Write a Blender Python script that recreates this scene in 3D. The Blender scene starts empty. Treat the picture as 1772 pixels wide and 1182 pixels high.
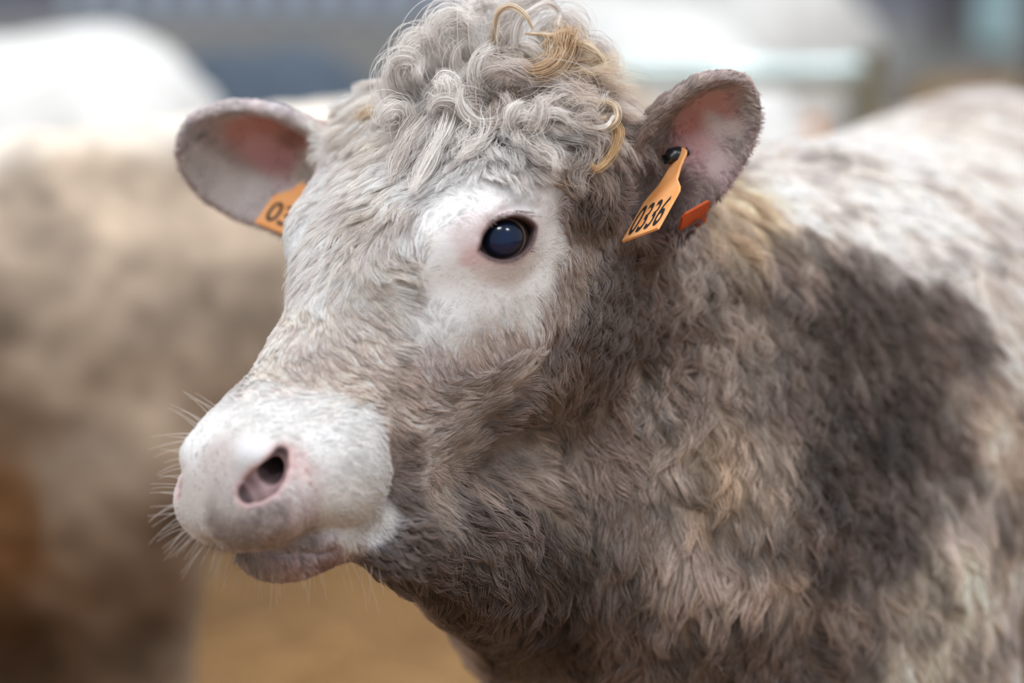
import bpy, math, random
import numpy as np
from mathutils import Vector, Matrix, kdtree
from mathutils.bvhtree import BVHTree

random.seed(7)
RNG = np.random.default_rng(11)
SC = bpy.context.scene
COL = SC.collection

# ------------------------------------------------------------------ camera
TILT = math.radians(9.4)
CAM_H = 140.0                      # centimetres above the straw
FPX = 1772 * 85.0 / 36.0
cam_d = bpy.data.cameras.new('camera')
cam_d.lens = 85.0
cam_d.sensor_width = 36.0
cam_d.sensor_fit = 'HORIZONTAL'
cam_d.clip_start = 0.05
cam_d.dof.use_dof = True
cam_d.dof.focus_distance = 1.765
cam_d.dof.aperture_fstop = 2.0
cam = bpy.data.objects.new('camera', cam_d)
cam.location = (0, 0, CAM_H / 100)
cam.rotation_euler = (math.radians(90) - TILT, 0, 0)
COL.objects.link(cam)
SC.camera = cam

# ------------------------------------------------------------------ world, lights, exposure
world = bpy.data.worlds.new('hall_light')
SC.world = world
world.use_nodes = True
wn = world.node_tree.nodes
wn['Background'].inputs[0].default_value = (0.90, 0.95, 1.0, 1)
wn['Background'].inputs[1].default_value = 0.72


def area(name, loc, target, sx, sy, power, col=(1, 1, 1)):
    d = bpy.data.lights.new(name, 'AREA')
    d.shape = 'RECTANGLE'
    d.size, d.size_y, d.energy, d.color = sx, sy, power, col
    o = bpy.data.objects.new(name, d)
    o.location = loc
    o.rotation_euler = (Vector(target) - Vector(loc)).to_track_quat('-Z', 'Y').to_euler()
    COL.objects.link(o)
    return o


# rows of lamp panels under the hall roof
for i, x in enumerate((-3.6, 0.2, 4.0)):
    for j, y in enumerate((-2.0, 2.6, 7.0)):
        area('ceiling_lamp', (x, y, 6.0), (x, y, 0), 1.5, 1.1, 190 if y < 7 else 80, (1.0, 1.0, 1.0))

vs = SC.view_settings
vs.view_transform = 'Standard'
vs.look = 'None'
vs.exposure = -0.36
vs.gamma = 1.0
vs.use_curve_mapping = False

# ------------------------------------------------------------------ frames and helpers (centimetres)
C0 = np.array([0, 0, CAM_H])
CR = np.array([1.0, 0, 0])
CU = np.array([0, math.sin(TILT), math.cos(TILT)])
CF = np.array([0, math.cos(TILT), -math.sin(TILT)])


def vcam(x, y, z):                 # camera-axis vector -> place vector
    return x * CR + y * CU + z * CF


def P(px, py, d):                  # photo pixel at depth d -> place
    return C0 + vcam((px - 886) / FPX * d, (591 - py) / FPX * d, d)


def project(p):
    q = np.asarray(p) - C0
    d = q @ CF
    return 886 + (q @ CR) / d * FPX, 591 - (q @ CU) / d * FPX, d


def nrm(v):
    v = np.asarray(v, float)
    return v / (np.linalg.norm(v, axis=-1, keepdims=True) + 1e-12)


def srgb(r, g, b):
    c = np.array([r, g, b], float) / 255
    return np.where(c <= 0.04045, c / 12.92, ((c + 0.055) / 1.055) ** 2.4)


def smoothstep(a, b, x):
    t = np.clip((x - a) / (b - a), 0, 1)
    return t * t * (3 - 2 * t)


def hash3(i, j, k, seed):
    n = (i * 374761393 + j * 668265263 + k * 2147483647 + seed * 974711) & 0xFFFFFFFF
    n = ((n ^ (n >> 13)) * 1274126177) & 0xFFFFFFFF
    n = (n ^ (n >> 16)) & 0xFFFFFFFF
    return n.astype(np.float64) / 4294967295.0


def vnoise(p, freq, seed=0):       # value noise in 0..1 on points (N,3)
    q = np.asarray(p) * freq
    i = np.floor(q).astype(np.int64)
    f = q - i
    f = f * f * (3 - 2 * f)
    out = 0
    for dx in (0, 1):
        for dy in (0, 1):
            for dz in (0, 1):
                w = (f[:, 0] if dx else 1 - f[:, 0]) * (f[:, 1] if dy else 1 - f[:, 1]) * (f[:, 2] if dz else 1 - f[:, 2])
                out = out + w * hash3(i[:, 0] + dx, i[:, 1] + dy, i[:, 2] + dz, seed)
    return out


# ------------------------------------------------------------------ implicit bodies
def ell(c, r, axes=None, k=2.0, op='u'):
    c, r = np.asarray(c, float), np.asarray(r, float)
    A = np.eye(3) if axes is None else np.asarray(axes, float)   # rows = local axes
    ext = np.sqrt(((A * r[:, None]) ** 2).sum(0))

    def f(x, y, z):
        x, y, z = x - c[0], y - c[1], z - c[2]
        if axes is None:
            u, v, w = x / r[0], y / r[1], z / r[2]
            k0 = np.sqrt(u * u + v * v + w * w)
            k1 = np.sqrt((u / r[0]) ** 2 + (v / r[1]) ** 2 + (w / r[2]) ** 2)
        else:
            u = (A[0, 0] * x + A[0, 1] * y + A[0, 2] * z) / r[0]
            v = (A[1, 0] * x + A[1, 1] * y + A[1, 2] * z) / r[1]
            w = (A[2, 0] * x + A[2, 1] * y + A[2, 2] * z) / r[2]
            k0 = np.sqrt(u * u + v * v + w * w)
            k1 = np.sqrt((u / r[0]) ** 2 + (v / r[1]) ** 2 + (w / r[2]) ** 2)
        return k0 * (k0 - 1) / (k1 + 1e-6)
    return dict(f=f, lo=c - ext, hi=c + ext, k=k, op=op)


def cone(a, ra, b, rb, k=2.0, op='u'):
    a, b = np.asarray(a, float), np.asarray(b, float)
    ba = b - a
    L2 = ba @ ba

    def f(x, y, z):
        px, py, pz = x - a[0], y - a[1], z - a[2]
        t = np.clip((px * ba[0] + py * ba[1] + pz * ba[2]) / L2, 0, 1)
        return np.sqrt((px - t * ba[0]) ** 2 + (py - t * ba[1]) ** 2 + (pz - t * ba[2]) ** 2) - (ra + (rb - ra) * t)
    return dict(f=f, lo=np.minimum(a - ra, b - rb), hi=np.maximum(a + ra, b + rb), k=k, op=op)


def combine(F, d, k, op):
    if op == 'u':
        h = np.clip(0.5 + 0.5 * (F - d) / k, 0, 1)
        return F + (d - F) * h - k * h * (1 - h)
    h = np.clip(0.5 - 0.5 * (F + d) / k, 0, 1)
    return F + (-d - F) * h + k * h * (1 - h)


def sdf_points(prims, p):
    F = np.full(len(p), 40.0)
    for q in prims:
        F = combine(F, q['f'](p[:, 0], p[:, 1], p[:, 2]), q['k'], q['op'])
    return F


def axis_coords(lo, hi, coarse, zones):
    xs = [lo]
    while xs[-1] < hi:
        x, s = xs[-1], coarse
        for (a, b, st) in zones:
            if a <= x <= b:
                s = min(s, st)
            else:                                   # grow gently away from a zone
                dist = a - x if x < a else x - b
                s = min(s, st + max(0.0, dist) * 0.22)
        xs.append(x + s)
    return np.array(xs)


def polygonize(prims, xs, ys, zs):
    F = np.full((len(xs), len(ys), len(zs)), 40.0, np.float32)
    for q in prims:
        m = q['k'] + 2.5
        s = []
        for ax, g in enumerate((xs, ys, zs)):
            i0 = max(0, np.searchsorted(g, q['lo'][ax] - m) - 1)
            i1 = min(len(g), np.searchsorted(g, q['hi'][ax] + m) + 1)
            s.append(slice(i0, i1))
        s = tuple(s)
        X = xs[s[0]].astype(np.float32)[:, None, None]
        Y = ys[s[1]].astype(np.float32)[None, :, None]
        Z = zs[s[2]].astype(np.float32)[None, None, :]
        if F[s].size:
            F[s] = combine(F[s], q['f'](X, Y, Z).astype(np.float32), q['k'], q['op'])
    ins = F < 0
    n = np.zeros(tuple(v - 1 for v in F.shape), np.uint8)
    for dx in (0, 1):
        for dy in (0, 1):
            for dz in (0, 1):
                n += ins[dx:dx + n.shape[0], dy:dy + n.shape[1], dz:dz + n.shape[2]]
    act = np.argwhere((n > 0) & (n < 8))
    idx = np.full(n.shape, -1, np.int32)
    idx[act[:, 0], act[:, 1], act[:, 2]] = np.arange(len(act))
    G = (xs, ys, zs)
    acc = np.zeros((len(act), 3))
    cnt = np.zeros(len(act))
    for ax in range(3):
        o1, o2 = [v for v in range(3) if v != ax]
        for u in (0, 1):
            for v in (0, 1):
                c0 = act.copy()
                c0[:, o1] += u
                c0[:, o2] += v
                c1 = c0.copy()
                c1[:, ax] += 1
                f0 = F[c0[:, 0], c0[:, 1], c0[:, 2]].astype(float)
                f1 = F[c1[:, 0], c1[:, 1], c1[:, 2]].astype(float)
                cr = (f0 < 0) != (f1 < 0)
                t = np.where(cr, f0 / np.where(cr, f0 - f1, 1), 0)
                p = np.stack([G[i][c0[:, i]] for i in range(3)], 1)
                p[:, ax] += t * (G[ax][c1[:, ax]] - G[ax][c0[:, ax]])
                acc += p * cr[:, None]
                cnt += cr
    V = acc / cnt[:, None]
    quads = []
    for ax in range(3):
        o1, o2 = [(1, 2), (2, 0), (0, 1)][ax]
        sl0 = [slice(None)] * 3
        sl1 = [slice(None)] * 3
        sl0[ax], sl1[ax] = slice(0, -1), slice(1, None)
        e = np.argwhere(ins[tuple(sl0)] != ins[tuple(sl1)])
        e = e[(e[:, o1] > 0) & (e[:, o2] > 0) & (e[:, o1] < n.shape[o1]) & (e[:, o2] < n.shape[o2])]
        neg = ins[e[:, 0], e[:, 1], e[:, 2]]
        q = []
        for (u, v) in ((1, 1), (0, 1), (0, 0), (1, 0)):
            c = e.copy()
            c[:, o1] -= u
            c[:, o2] -= v
            q.append(idx[c[:, 0], c[:, 1], c[:, 2]])
        q = np.stack(q, 1)
        q = np.where(neg[:, None], q, q[:, ::-1])
        quads.append(q)
    Q = np.concatenate(quads)
    Q = Q[(Q >= 0).all(1)]
    del F, ins, n, idx
    return V, Q


def grid_mesh(name, V, Q, cols=None):
    me = bpy.data.meshes.new(name)
    me.vertices.add(len(V))
    me.vertices.foreach_set('co', (V / 100).astype(np.float32).ravel())
    me.loops.add(len(Q) * 4)
    me.loops.foreach_set('vertex_index', Q.astype(np.int32).ravel())
    me.polygons.add(len(Q))
    me.polygons.foreach_set('loop_start', np.arange(0, len(Q) * 4, 4, dtype=np.int32))
    me.polygons.foreach_set('use_smooth', np.ones(len(Q), bool))
    me.update(calc_edges=True)
    if cols is not None:
        at = me.attributes.new('col', 'FLOAT_COLOR', 'POINT')
        at.data.foreach_set('color', np.c_[cols, np.ones(len(cols))].astype(np.float32).ravel())
    return me


def vert_normals(V, Q):
    a, b, c, d = (V[Q[:, i]] for i in range(4))
    fn = np.cross(c - a, d - b)
    N = np.zeros_like(V)
    for i in range(4):
        for ax in range(3):
            N[:, ax] += np.bincount(Q[:, i], fn[:, ax], len(V))
    return nrm(N)


# ------------------------------------------------------------------ materials
MATS = {}


def mat(name, build):
    if name not in MATS:
        m = bpy.data.materials.new(name)
        m.use_nodes = True
        build(m, m.node_tree.nodes, m.node_tree.links, m.node_tree.nodes['Principled BSDF'])
        MATS[name] = m
    return MATS[name]


def plain(name, rgb, rough=0.5, metal=0.0, noise=None, bump=0.0, spec=0.5):
    def b(m, N, L, B):
        B.inputs['Roughness'].default_value = rough
        B.inputs['Metallic'].default_value = metal
        B.inputs['Specular IOR Level'].default_value = spec
        c = tuple(srgb(*rgb)) + (1,)
        if noise:
            rgb2, sc = noise
            t = N.new('ShaderNodeTexNoise')
            t.inputs['Scale'].default_value = sc
            t.inputs['Detail'].default_value = 6
            tc = N.new('ShaderNodeTexCoord')
            L.new(tc.outputs['Object'], t.inputs['Vector'])
            r = N.new('ShaderNodeValToRGB')
            r.color_ramp.elements[0].position = 0.3
            r.color_ramp.elements[1].position = 0.7
            r.color_ramp.elements[0].color = c
            r.color_ramp.elements[1].color = tuple(srgb(*rgb2)) + (1,)
            L.new(t.outputs['Fac'], r.inputs['Fac'])
            L.new(r.outputs['Color'], B.inputs['Base Color'])
            if bump:
                bp = N.new('ShaderNodeBump')
                bp.inputs['Strength'].default_value = bump
                bp.inputs['Distance'].default_value = 0.02
                L.new(t.outputs['Fac'], bp.inputs['Height'])
                L.new(bp.outputs['Normal'], B.inputs['Normal'])
        else:
            B.inputs['Base Color'].default_value = c
    return mat(name, b)


def hair_mat(name, through=0.38, gloss=0.05):
    def b(m, N, L, B):
        a = N.new('ShaderNodeAttribute')
        a.attribute_name = 'col'
        N.remove(B)
        out = N['Material Output']
        df, tr, gl = N.new('ShaderNodeBsdfDiffuse'), N.new('ShaderNodeBsdfTranslucent'), N.new('ShaderNodeBsdfGlossy')
        L.new(a.outputs['Color'], df.inputs['Color'])
        L.new(a.outputs['Color'], tr.inputs['Color'])
        gl.inputs['Roughness'].default_value = 0.35
        m1, m2 = N.new('ShaderNodeMixShader'), N.new('ShaderNodeMixShader')
        m1.inputs[0].default_value = through
        m2.inputs[0].default_value = gloss
        L.new(df.outputs[0], m1.inputs[1])
        L.new(tr.outputs[0], m1.inputs[2])
        L.new(m1.outputs[0], m2.inputs[1])
        L.new(gl.outputs[0], m2.inputs[2])
        L.new(m2.outputs[0], out.inputs['Surface'])
    return mat(name, b)


def skin_mat(name, bump_scale=260, bump=0.25, rough=0.6, coat=0.0):
    def b(m, N, L, B):
        a = N.new('ShaderNodeAttribute')
        a.attribute_name = 'col'
        t = N.new('ShaderNodeTexNoise')
        t.inputs['Scale'].default_value = bump_scale
        t.inputs['Detail'].default_value = 4
        tc = N.new('ShaderNodeTexCoord')
        L.new(tc.outputs['Object'], t.inputs['Vector'])
        mx = N.new('ShaderNodeMix')
        mx.data_type = 'RGBA'
        mx.blend_type = 'MULTIPLY'
        mx.inputs['Factor'].default_value = 0.25
        L.new(a.outputs['Color'], mx.inputs['A'])
        L.new(t.outputs['Color'], mx.inputs['B'])
        L.new(a.outputs['Color'], B.inputs['Base Color'])
        bp = N.new('ShaderNodeBump')
        bp.inputs['Strength'].default_value = bump
        bp.inputs['Distance'].default_value = 0.002
        L.new(t.outputs['Fac'], bp.inputs['Height'])
        L.new(bp.outputs['Normal'], B.inputs['Normal'])
        B.inputs['Roughness'].default_value = rough
        B.inputs['Specular IOR Level'].default_value = 0.3
    return mat(name, b)


# ------------------------------------------------------------------ object helpers
def tag(o, label=None, cat=None, group=None, kind=None):
    for k, v in (('label', label), ('category', cat), ('group', group), ('kind', kind)):
        if v:
            o[k] = v
    return o


def empty(name, loc, rz=0):
    o = bpy.data.objects.new(name, None)
    o.location = loc
    o.rotation_euler = (0, 0, rz)
    o.empty_display_size = 0.1
    COL.objects.link(o)
    return o


def link(name, data, m=None, parent=None, loc=None, rot=None):
    o = bpy.data.objects.new(name, data)
    if m is not None:
        data.materials.clear()
        data.materials.append(m)
    COL.objects.link(o)
    if loc is not None:
        o.location = loc
    if rot is not None:
        o.rotation_euler = rot
    if parent is not None:
        o.parent = parent
    return o


def to_parent(o, parent):          # parent while keeping the place it was built in
    o.parent = parent
    o.matrix_parent_inverse = Matrix.Translation(-Vector(parent.location)) if parent.rotation_euler.z == 0 else parent.matrix_basis.inverted()


def box_mesh(name, sx, sy, sz, bev=0.0):
    import bmesh
    bm = bmesh.new()
    bmesh.ops.create_cube(bm, size=1)
    for v in bm.verts:
        v.co = Vector((v.co.x * sx, v.co.y * sy, v.co.z * sz))
    if bev:
        bmesh.ops.bevel(bm, geom=bm.edges[:], offset=bev, segments=2, affect='EDGES')
    me = bpy.data.meshes.new(name)
    bm.to_mesh(me)
    bm.free()
    return me


def tube_mesh(name, pts, r, seg=10):
    pts = [Vector(p) for p in pts]
    V, Fc = [], []
    up = Vector((0, 0, 1))
    for i, p in enumerate(pts):
        t = (pts[min(i + 1, len(pts) - 1)] - pts[max(i - 1, 0)]).normalized()
        u = up if abs(t.dot(up)) < 0.95 else Vector((1, 0, 0))
        a = t.cross(u).normalized()
        b = t.cross(a)
        rr = r[i] if isinstance(r, (list, tuple)) else r
        for k in range(seg):
            an = 2 * math.pi * k / seg
            V.append(p + (a * math.cos(an) + b * math.sin(an)) * rr)
    for i in range(len(pts) - 1):
        for k in range(seg):
            k2 = (k + 1) % seg
            Fc.append((i * seg + k, i * seg + k2, (i + 1) * seg + k2, (i + 1) * seg + k))
    Fc.append(tuple(range(seg)))
    Fc.append(tuple(reversed(range((len(pts) - 1) * seg, len(pts) * seg))))
    me = bpy.data.meshes.new(name)
    me.from_pydata(V, [], Fc)
    me.shade_smooth()
    return me


def hair_object(name, pts, rad, cols, m, parent=None):
    """pts (N,K,3) in cm, rad (N,K) in cm, cols (N,3)."""
    n, k, _ = pts.shape
    hc = bpy.data.hair_curves.new(name)
    hc.add_curves([k] * n)
    hc.attributes['position'].data.foreach_set('vector', (pts / 100).astype(np.float32).ravel()) if 'position' in hc.attributes else hc.position_data.foreach_set('vector', (pts / 100).astype(np.float32).ravel())
    ra = hc.attributes.get('radius') or hc.attributes.new('radius', 'FLOAT', 'POINT')
    ra.data.foreach_set('value', (rad / 100).astype(np.float32).ravel())
    ca = hc.attributes.new('col', 'FLOAT_COLOR', 'CURVE')
    ca.data.foreach_set('color', np.c_[cols, np.ones(n)].astype(np.float32).ravel())
    o = bpy.data.objects.new(name, hc)
    hc.materials.append(m)
    COL.objects.link(o)
    o['kind'] = 'stuff'
    if parent is not None:
        to_parent(o, parent)
    return o


# ================================================================== the calf
YAW, PIT = math.radians(43), math.radians(35.5)
sp, cp, sy, cy = math.sin(PIT), math.cos(PIT), math.sin(YAW), math.cos(YAW)
HF = vcam(-cp * sy, -sp, -cp * cy)           # towards the nose
HL = vcam(cy, 0, -sy)                        # towards the ear beside the camera
HU = vcam(-sp * sy, cp, -sp * cy)            # out of the forehead
HA = np.stack([HF, HL, HU])
HO = P(708, 418, 180)


def H(a, s, h):
    return HO + a * HF + s * HL + h * HU


def hloc(p):
    return (np.asarray(p) - HO) @ HA.T


prims = []


def both(fn):
    prims.append(fn(1))
    prims.append(fn(-1))


# skull
prims.append(ell(H(-6, 0, -2.2), (11, 10.2, 7.4), HA))
prims.append(ell(H(-4.0, 0, 0.9), (13, 10.4, 4.3), HA, 2.5))
prims.append(ell(H(-12.8, -0.6, 1.2), (5.8, 9.0, 5.4), HA, 3))
both(lambda s: ell(H(-0.2, 8.1 * s, 0.5), (3.8, 2.9, 3.2), HA, 3))
both(lambda s: ell(H(-8.8 if s < 0 else -7.5, 8.5 * s if s < 0 else 7.6, 1.0 if s < 0 else 0), (6.2, 3.9, 4.4) if s < 0 else (5.6, 3.6, 4.0), HA, 4))
prims.append(cone(H(2, 0, -0.3), 5.2, H(17, 0, -3.2), 3.6, 3))
both(lambda s: cone(H(2, 4.2 * s, -4.0), 4.6, H(14, 2.4 * s, -6.0), 4.0, 3))
# muzzle, lips, chin, jaw
prims.append(ell(H(20.9, 0, -4.5), (5.5, 6.1, 4.7), HA, 2.2))
prims.append(ell(H(23.5, 0, -5.7), (4.2, 6.4, 3.3), HA, 1.6))
both(lambda s: ell(H(17.6, 4.0 * s, -6.8), (5.2, 3.4, 4.3), HA, 1.6))
both(lambda s: cone(H(14, 2.2 * s, -10.4), 3.2, H(-5, 5.2 * s, -11.0), 4.4, 3.5))
both(lambda s: ell(H(-2, 6.6 * s, -7.2), (8.5, 3.8, 6.8), HA, 3))
prims.append(ell(H(20.8, 0, -10.3), (4.8, 4.9, 3.2), HA, 0.5))
prims.append(cone(H(16.5, 0, -11.5), 2.4, H(6, 0, -13), 3.6, 2.5))

# neck, chest, shoulders, trunk, legs
prims.append(cone(H(-9, 0, -6), 9.0, P(1240, 640, 211), 16.3, 5))
prims.append(cone(H(-3, 0, -12), 4.5, P(1090, 880, 203), 16.3, 6))
prims.append(cone(P(700, 945, 173), 2.6, P(965, 950, 196), 10.4, 4))
prims.append(ell(P(1130, 880, 205), (18, 18, 18), None, 5))
prims.append(cone(P(1330, 600, 218), 15.3, P(1120, 900, 206), 15.8, 6))
prims.append(cone(P(1450, 640, 223), 18.4, P(1420, 1010, 213), 14.8, 5))
prims.append(cone(P(1420, 1010, 213), 14.8, P(1300, 1300, 206), 12.6, 5))
prims.append(cone(P(1500, 720, 228), 22, P(1760, 575, 300), 27.7, 7))
prims.append(cone(P(1360, 460, 222), 8.9, P(1690, 350, 308), 13.3, 7))
prims.append(ell(P(1740, 560, 326), (25, 24, 27), None, 7))
prims.append(ell(P(1220, 1080, 211), (17.8, 17, 18), None, 6))
BF = nrm(np.array([-27.5, -75, 0.0]))
BL = np.array([-BF[1], BF[0], 0]) * 1.0
if BL[0] < 0:
    BL = -BL
BU = np.array([0, 0, 1.0])
fore = P(1290, 1000, 215)
hind = P(1790, 700, 338)
for s in (1, -1):
    f0 = np.array([fore[0], fore[1], 0]) + BL * 13 * s
    prims.append(cone(f0 + BU * 74, 11, f0 + BU * 46, 6.2, 5))
    prims.append(cone(f0 + BU * 46, 6.2, f0 + BU * 40 + BF * 1, 5.2, 3))
    prims.append(cone(f0 + BU * 40 + BF * 1, 5.0, f0 + BU * 14, 3.7, 3))
    prims.append(cone(f0 + BU * 14, 4.3, f0 + BU * 3.6 + BF * 3, 4.4, 2))
    h0 = np.array([hind[0], hind[1], 0]) + BL * 13 * s
    prims.append(cone(h0 + BU * 86, 16, h0 + BU * 60 + BF * 6, 9.5, 6))
    prims.append(cone(h0 + BU * 60 + BF * 6, 9.5, h0 + BU * 42 - BF * 9, 5.2, 4))
    prims.append(cone(h0 + BU * 42 - BF * 9, 5.2, h0 + BU * 14 - BF * 6, 3.9, 3))
    prims.append(cone(h0 + BU * 14 - BF * 6, 4.3, h0 + BU * 3.6 - BF * 3, 4.4, 2))
tl = P(1800, 420, 353)
prims.append(cone(tl, 3.2, tl - BF * 6 - BU * 30, 2.0, 4))
prims.append(cone(tl - BF * 6 - BU * 30, 1.8, tl - BF * 6 - BU * 66, 3.0, 1))


def trace(px, py, pr=None, d0=140, d1=340):
    """first hit of the pixel's line of sight on the body"""
    pr = pr or prims
    dr = P(px, py, 1.0) - C0
    t = d0
    for _ in range(160):
        d = sdf_points(pr, (C0 + dr * t)[None])[0]
        if d < 0.02:
            return C0 + dr * t
        t += max(0.03, d * 0.6)
        if t > d1:
            return None
    return C0 + dr * t


# ears: cupped shells
def ear(base, tip, opening, width, depth, root, k_root=2.5):
    e = nrm(tip - base)
    n = nrm(opening - e * (opening @ e))
    w = np.cross(n, e)
    L = np.linalg.norm(tip - base)
    c = (base + tip) / 2
    A = np.stack([e, w, n])
    prims.append(cone(root, 3.0, base + e * L * 0.22 - n * 0.6, width * 0.46, k_root))
    prims.append(ell(c + e * L * 0.03, (L * 0.5, width * 0.5, depth), A, 1.6))
    prims.append(ell(c + e * L * 0.05 + n * depth * 0.62, (L * 0.47, width * 0.44, depth * 1.22), A, 0.9, 's'))
    return A, c, L


EARN_B, EARN_T = P(1070, 402, 183.0), P(1287, 144, 180.0)
EAR_N = ear(EARN_B, EARN_T, vcam(0.40, -0.10, -0.9), 8.7, 2.9, H(-11.5, 6.5, -4.0))
EARF_B, EARF_T = P(612, 345, 198), P(318, 234, 194.0)
EAR_F = ear(EARF_B, EARF_T, vcam(-0.25, -0.3, -0.93), 10.4, 3.0, H(-11.5, -7.0, -4.0))

# eyes: lids bulge over the ball, an almond opening cut through them
EYES = []
EC_N = H(0.0, 9.0, -0.1)
en = nrm(0.80 * HL + 0.34 * HF + 0.22 * HU)
ei = vcam(0.94, 0.34, 0.0)
ei = nrm(ei - en * (ei @ en))
base_eye = [hloc(EC_N), en @ HA.T, ei @ HA.T]
for s in (1, -1):
    fl = np.array([1, s, 1])
    c = HO + (base_eye[0] * fl) @ HA
    n = (base_eye[1] * fl) @ HA
    i = (base_eye[2] * fl) @ HA
    j = np.cross(n, i)
    if j @ HU < 0:
        j = -j
    EYES.append((c, n, i, j))
    prims.append(ell(c, (2.5, 2.5, 2.5), None, 1.5))


def almond(c, n, i, j, hw, hh, k=0.22):
    R = (hw * hw + hh * hh) / (2 * hh)
    o = R - hh

    def f(x, y, z):
        x, y, z = x - c[0], y - c[1], z - c[2]
        u = x * i[0] + y * i[1] + z * i[2]
        v = x * j[0] + y * j[1] + z * j[2]
        w = x * n[0] + y * n[1] + z * n[2]
        d = np.maximum(np.sqrt(u * u + (v + o) ** 2) - R, np.sqrt(u * u + (v - o) ** 2) - R)
        return np.maximum(d, 0.4 - w)
    return dict(f=f, lo=c - 3.5, hi=c + 3.5, k=k, op='s')


for (c, n, i, j) in EYES:
    prims.append(almond(c, n, i, j, 2.25, 1.42))

wing = hloc(trace(436, 802))
for s in (1, -1):                            # wing over each nostril
    prims.append(ell(HO + ((wing + np.array([-.8 if s > 0 else -1.1, -.45 if s > 0 else -.9, -.1])) * np.array([1, s, 1])) @ HA, (1.2, 1.4, .95), HA, 1.0))
# nostrils: comma-shaped pits, mirrored to the other side
nose0 = list(prims)
NOSTRIL = []
npts = []
for (px, py, r) in ((428, 856, 0.72), (442, 848, 0.95), (456, 838, 1.0), (468, 824, 0.88), (478, 808, 0.7), (486, 786, 0.45)):
    q = trace(px, py, nose0)
    npts.append((hloc(q), r))
for s in (1, -1):
    fl = np.array([1, s, 1])
    inn = np.array([-0.9, -0.35 * s, 0.0])
    for (p0, r0), (p1, r1) in zip(npts[:-1], npts[1:]):
        a = HO + (p0 * fl + inn * r0 * 0.35) @ HA
        b = HO + (p1 * fl + inn * r1 * 0.35) @ HA
        prims.append(cone(a, r0, b, r1, 0.3, 's'))
        NOSTRIL.append(prims[-1])
    q0 = npts[2][0] * fl
    prims.append(cone(HO + q0 @ HA, 0.8, HO + (q0 + inn * 4.2) @ HA, 0.9, 0.3, 's'))
    NOSTRIL.append(prims[-1])
# mouth slit
mpts = []
for (px, py) in ((352, 934), (385, 938), (450, 951), (520, 957), (585, 950)):
    q = trace(px, py, nose0)
    if q is not None:
        mpts.append(hloc(q))
for s in (1, -1):
    for p0, p1 in zip(mpts[:-1], mpts[1:]):
        fl = np.array([1, s, 1])
        prims.append(cone(HO + (p0 * fl) @ HA, 0.20, HO + (p1 * fl) @ HA, 0.20, 0.35, 's'))



def groove(path, r, k):
    ps = [trace(px, py, nose0) for px, py in path]
    ps = [hloc(p) for p in ps if p is not None]
    for s in (1, -1):
        fl = np.array([1, s, 1])
        for p0, p1 in zip(ps[:-1], ps[1:]):
            prims.append(cone(HO + (p0 * fl) @ HA, r, HO + (p1 * fl) @ HA, r, k, 's'))


groove(((832, 408), (848, 384), (872, 364), (902, 354), (932, 362)), 0.10, 0.55)      # fold over the upper lid
groove(((968, 600), (905, 690), (850, 742), (795, 790)), 0.35, 2.0)                   # under the cheekbone
groove(((676, 700), (692, 770), (690, 850), (664, 925)), 0.40, 1.6)                   # behind the muzzle
lo = np.min([q['lo'] for q in prims], 0) - 3
hi = np.max([q['hi'] for q in prims], 0) + 3
lo[2] = -1.0
hc_lo = np.min([H(27, 7, -12), H(27, -7, 2), H(-18, 8, 6), H(-18, -8, -8), EARF_T, EARN_T, H(0, -10, 0)], 0) - 1
hc_hi = np.max([H(27, 7, -12), H(27, -7, 2), H(-18, 8, 6), H(-18, -8, -8), EARN_T, EARF_T, H(0, 11, 4)], 0) + 1
ec = EYES[0][0]
nc = HO + npts[1][0] @ HA
gr = []
for ax in range(3):
    z = [(hc_lo[ax], hc_hi[ax], 0.32), (ec[ax] - 2.8, ec[ax] + 2.8, 0.15), (nc[ax] - 2.2, nc[ax] + 2.6, 0.18)]
    gr.append(axis_coords(lo[ax], hi[ax], 1.6, z))
V, Q = polygonize(prims, *gr)
NV = vert_normals(V, Q)
TREE = BVHTree.FromPolygons([tuple(v) for v in V], [tuple(q) for q in Q])


def hit(px, py):
    dr = Vector(nrm(P(px, py, 1.0) - C0))
    loc, n, i, d = TREE.ray_cast(Vector(C0), dr)
    if loc is None:
        return None, None
    return np.array(loc), np.array(n)


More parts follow.
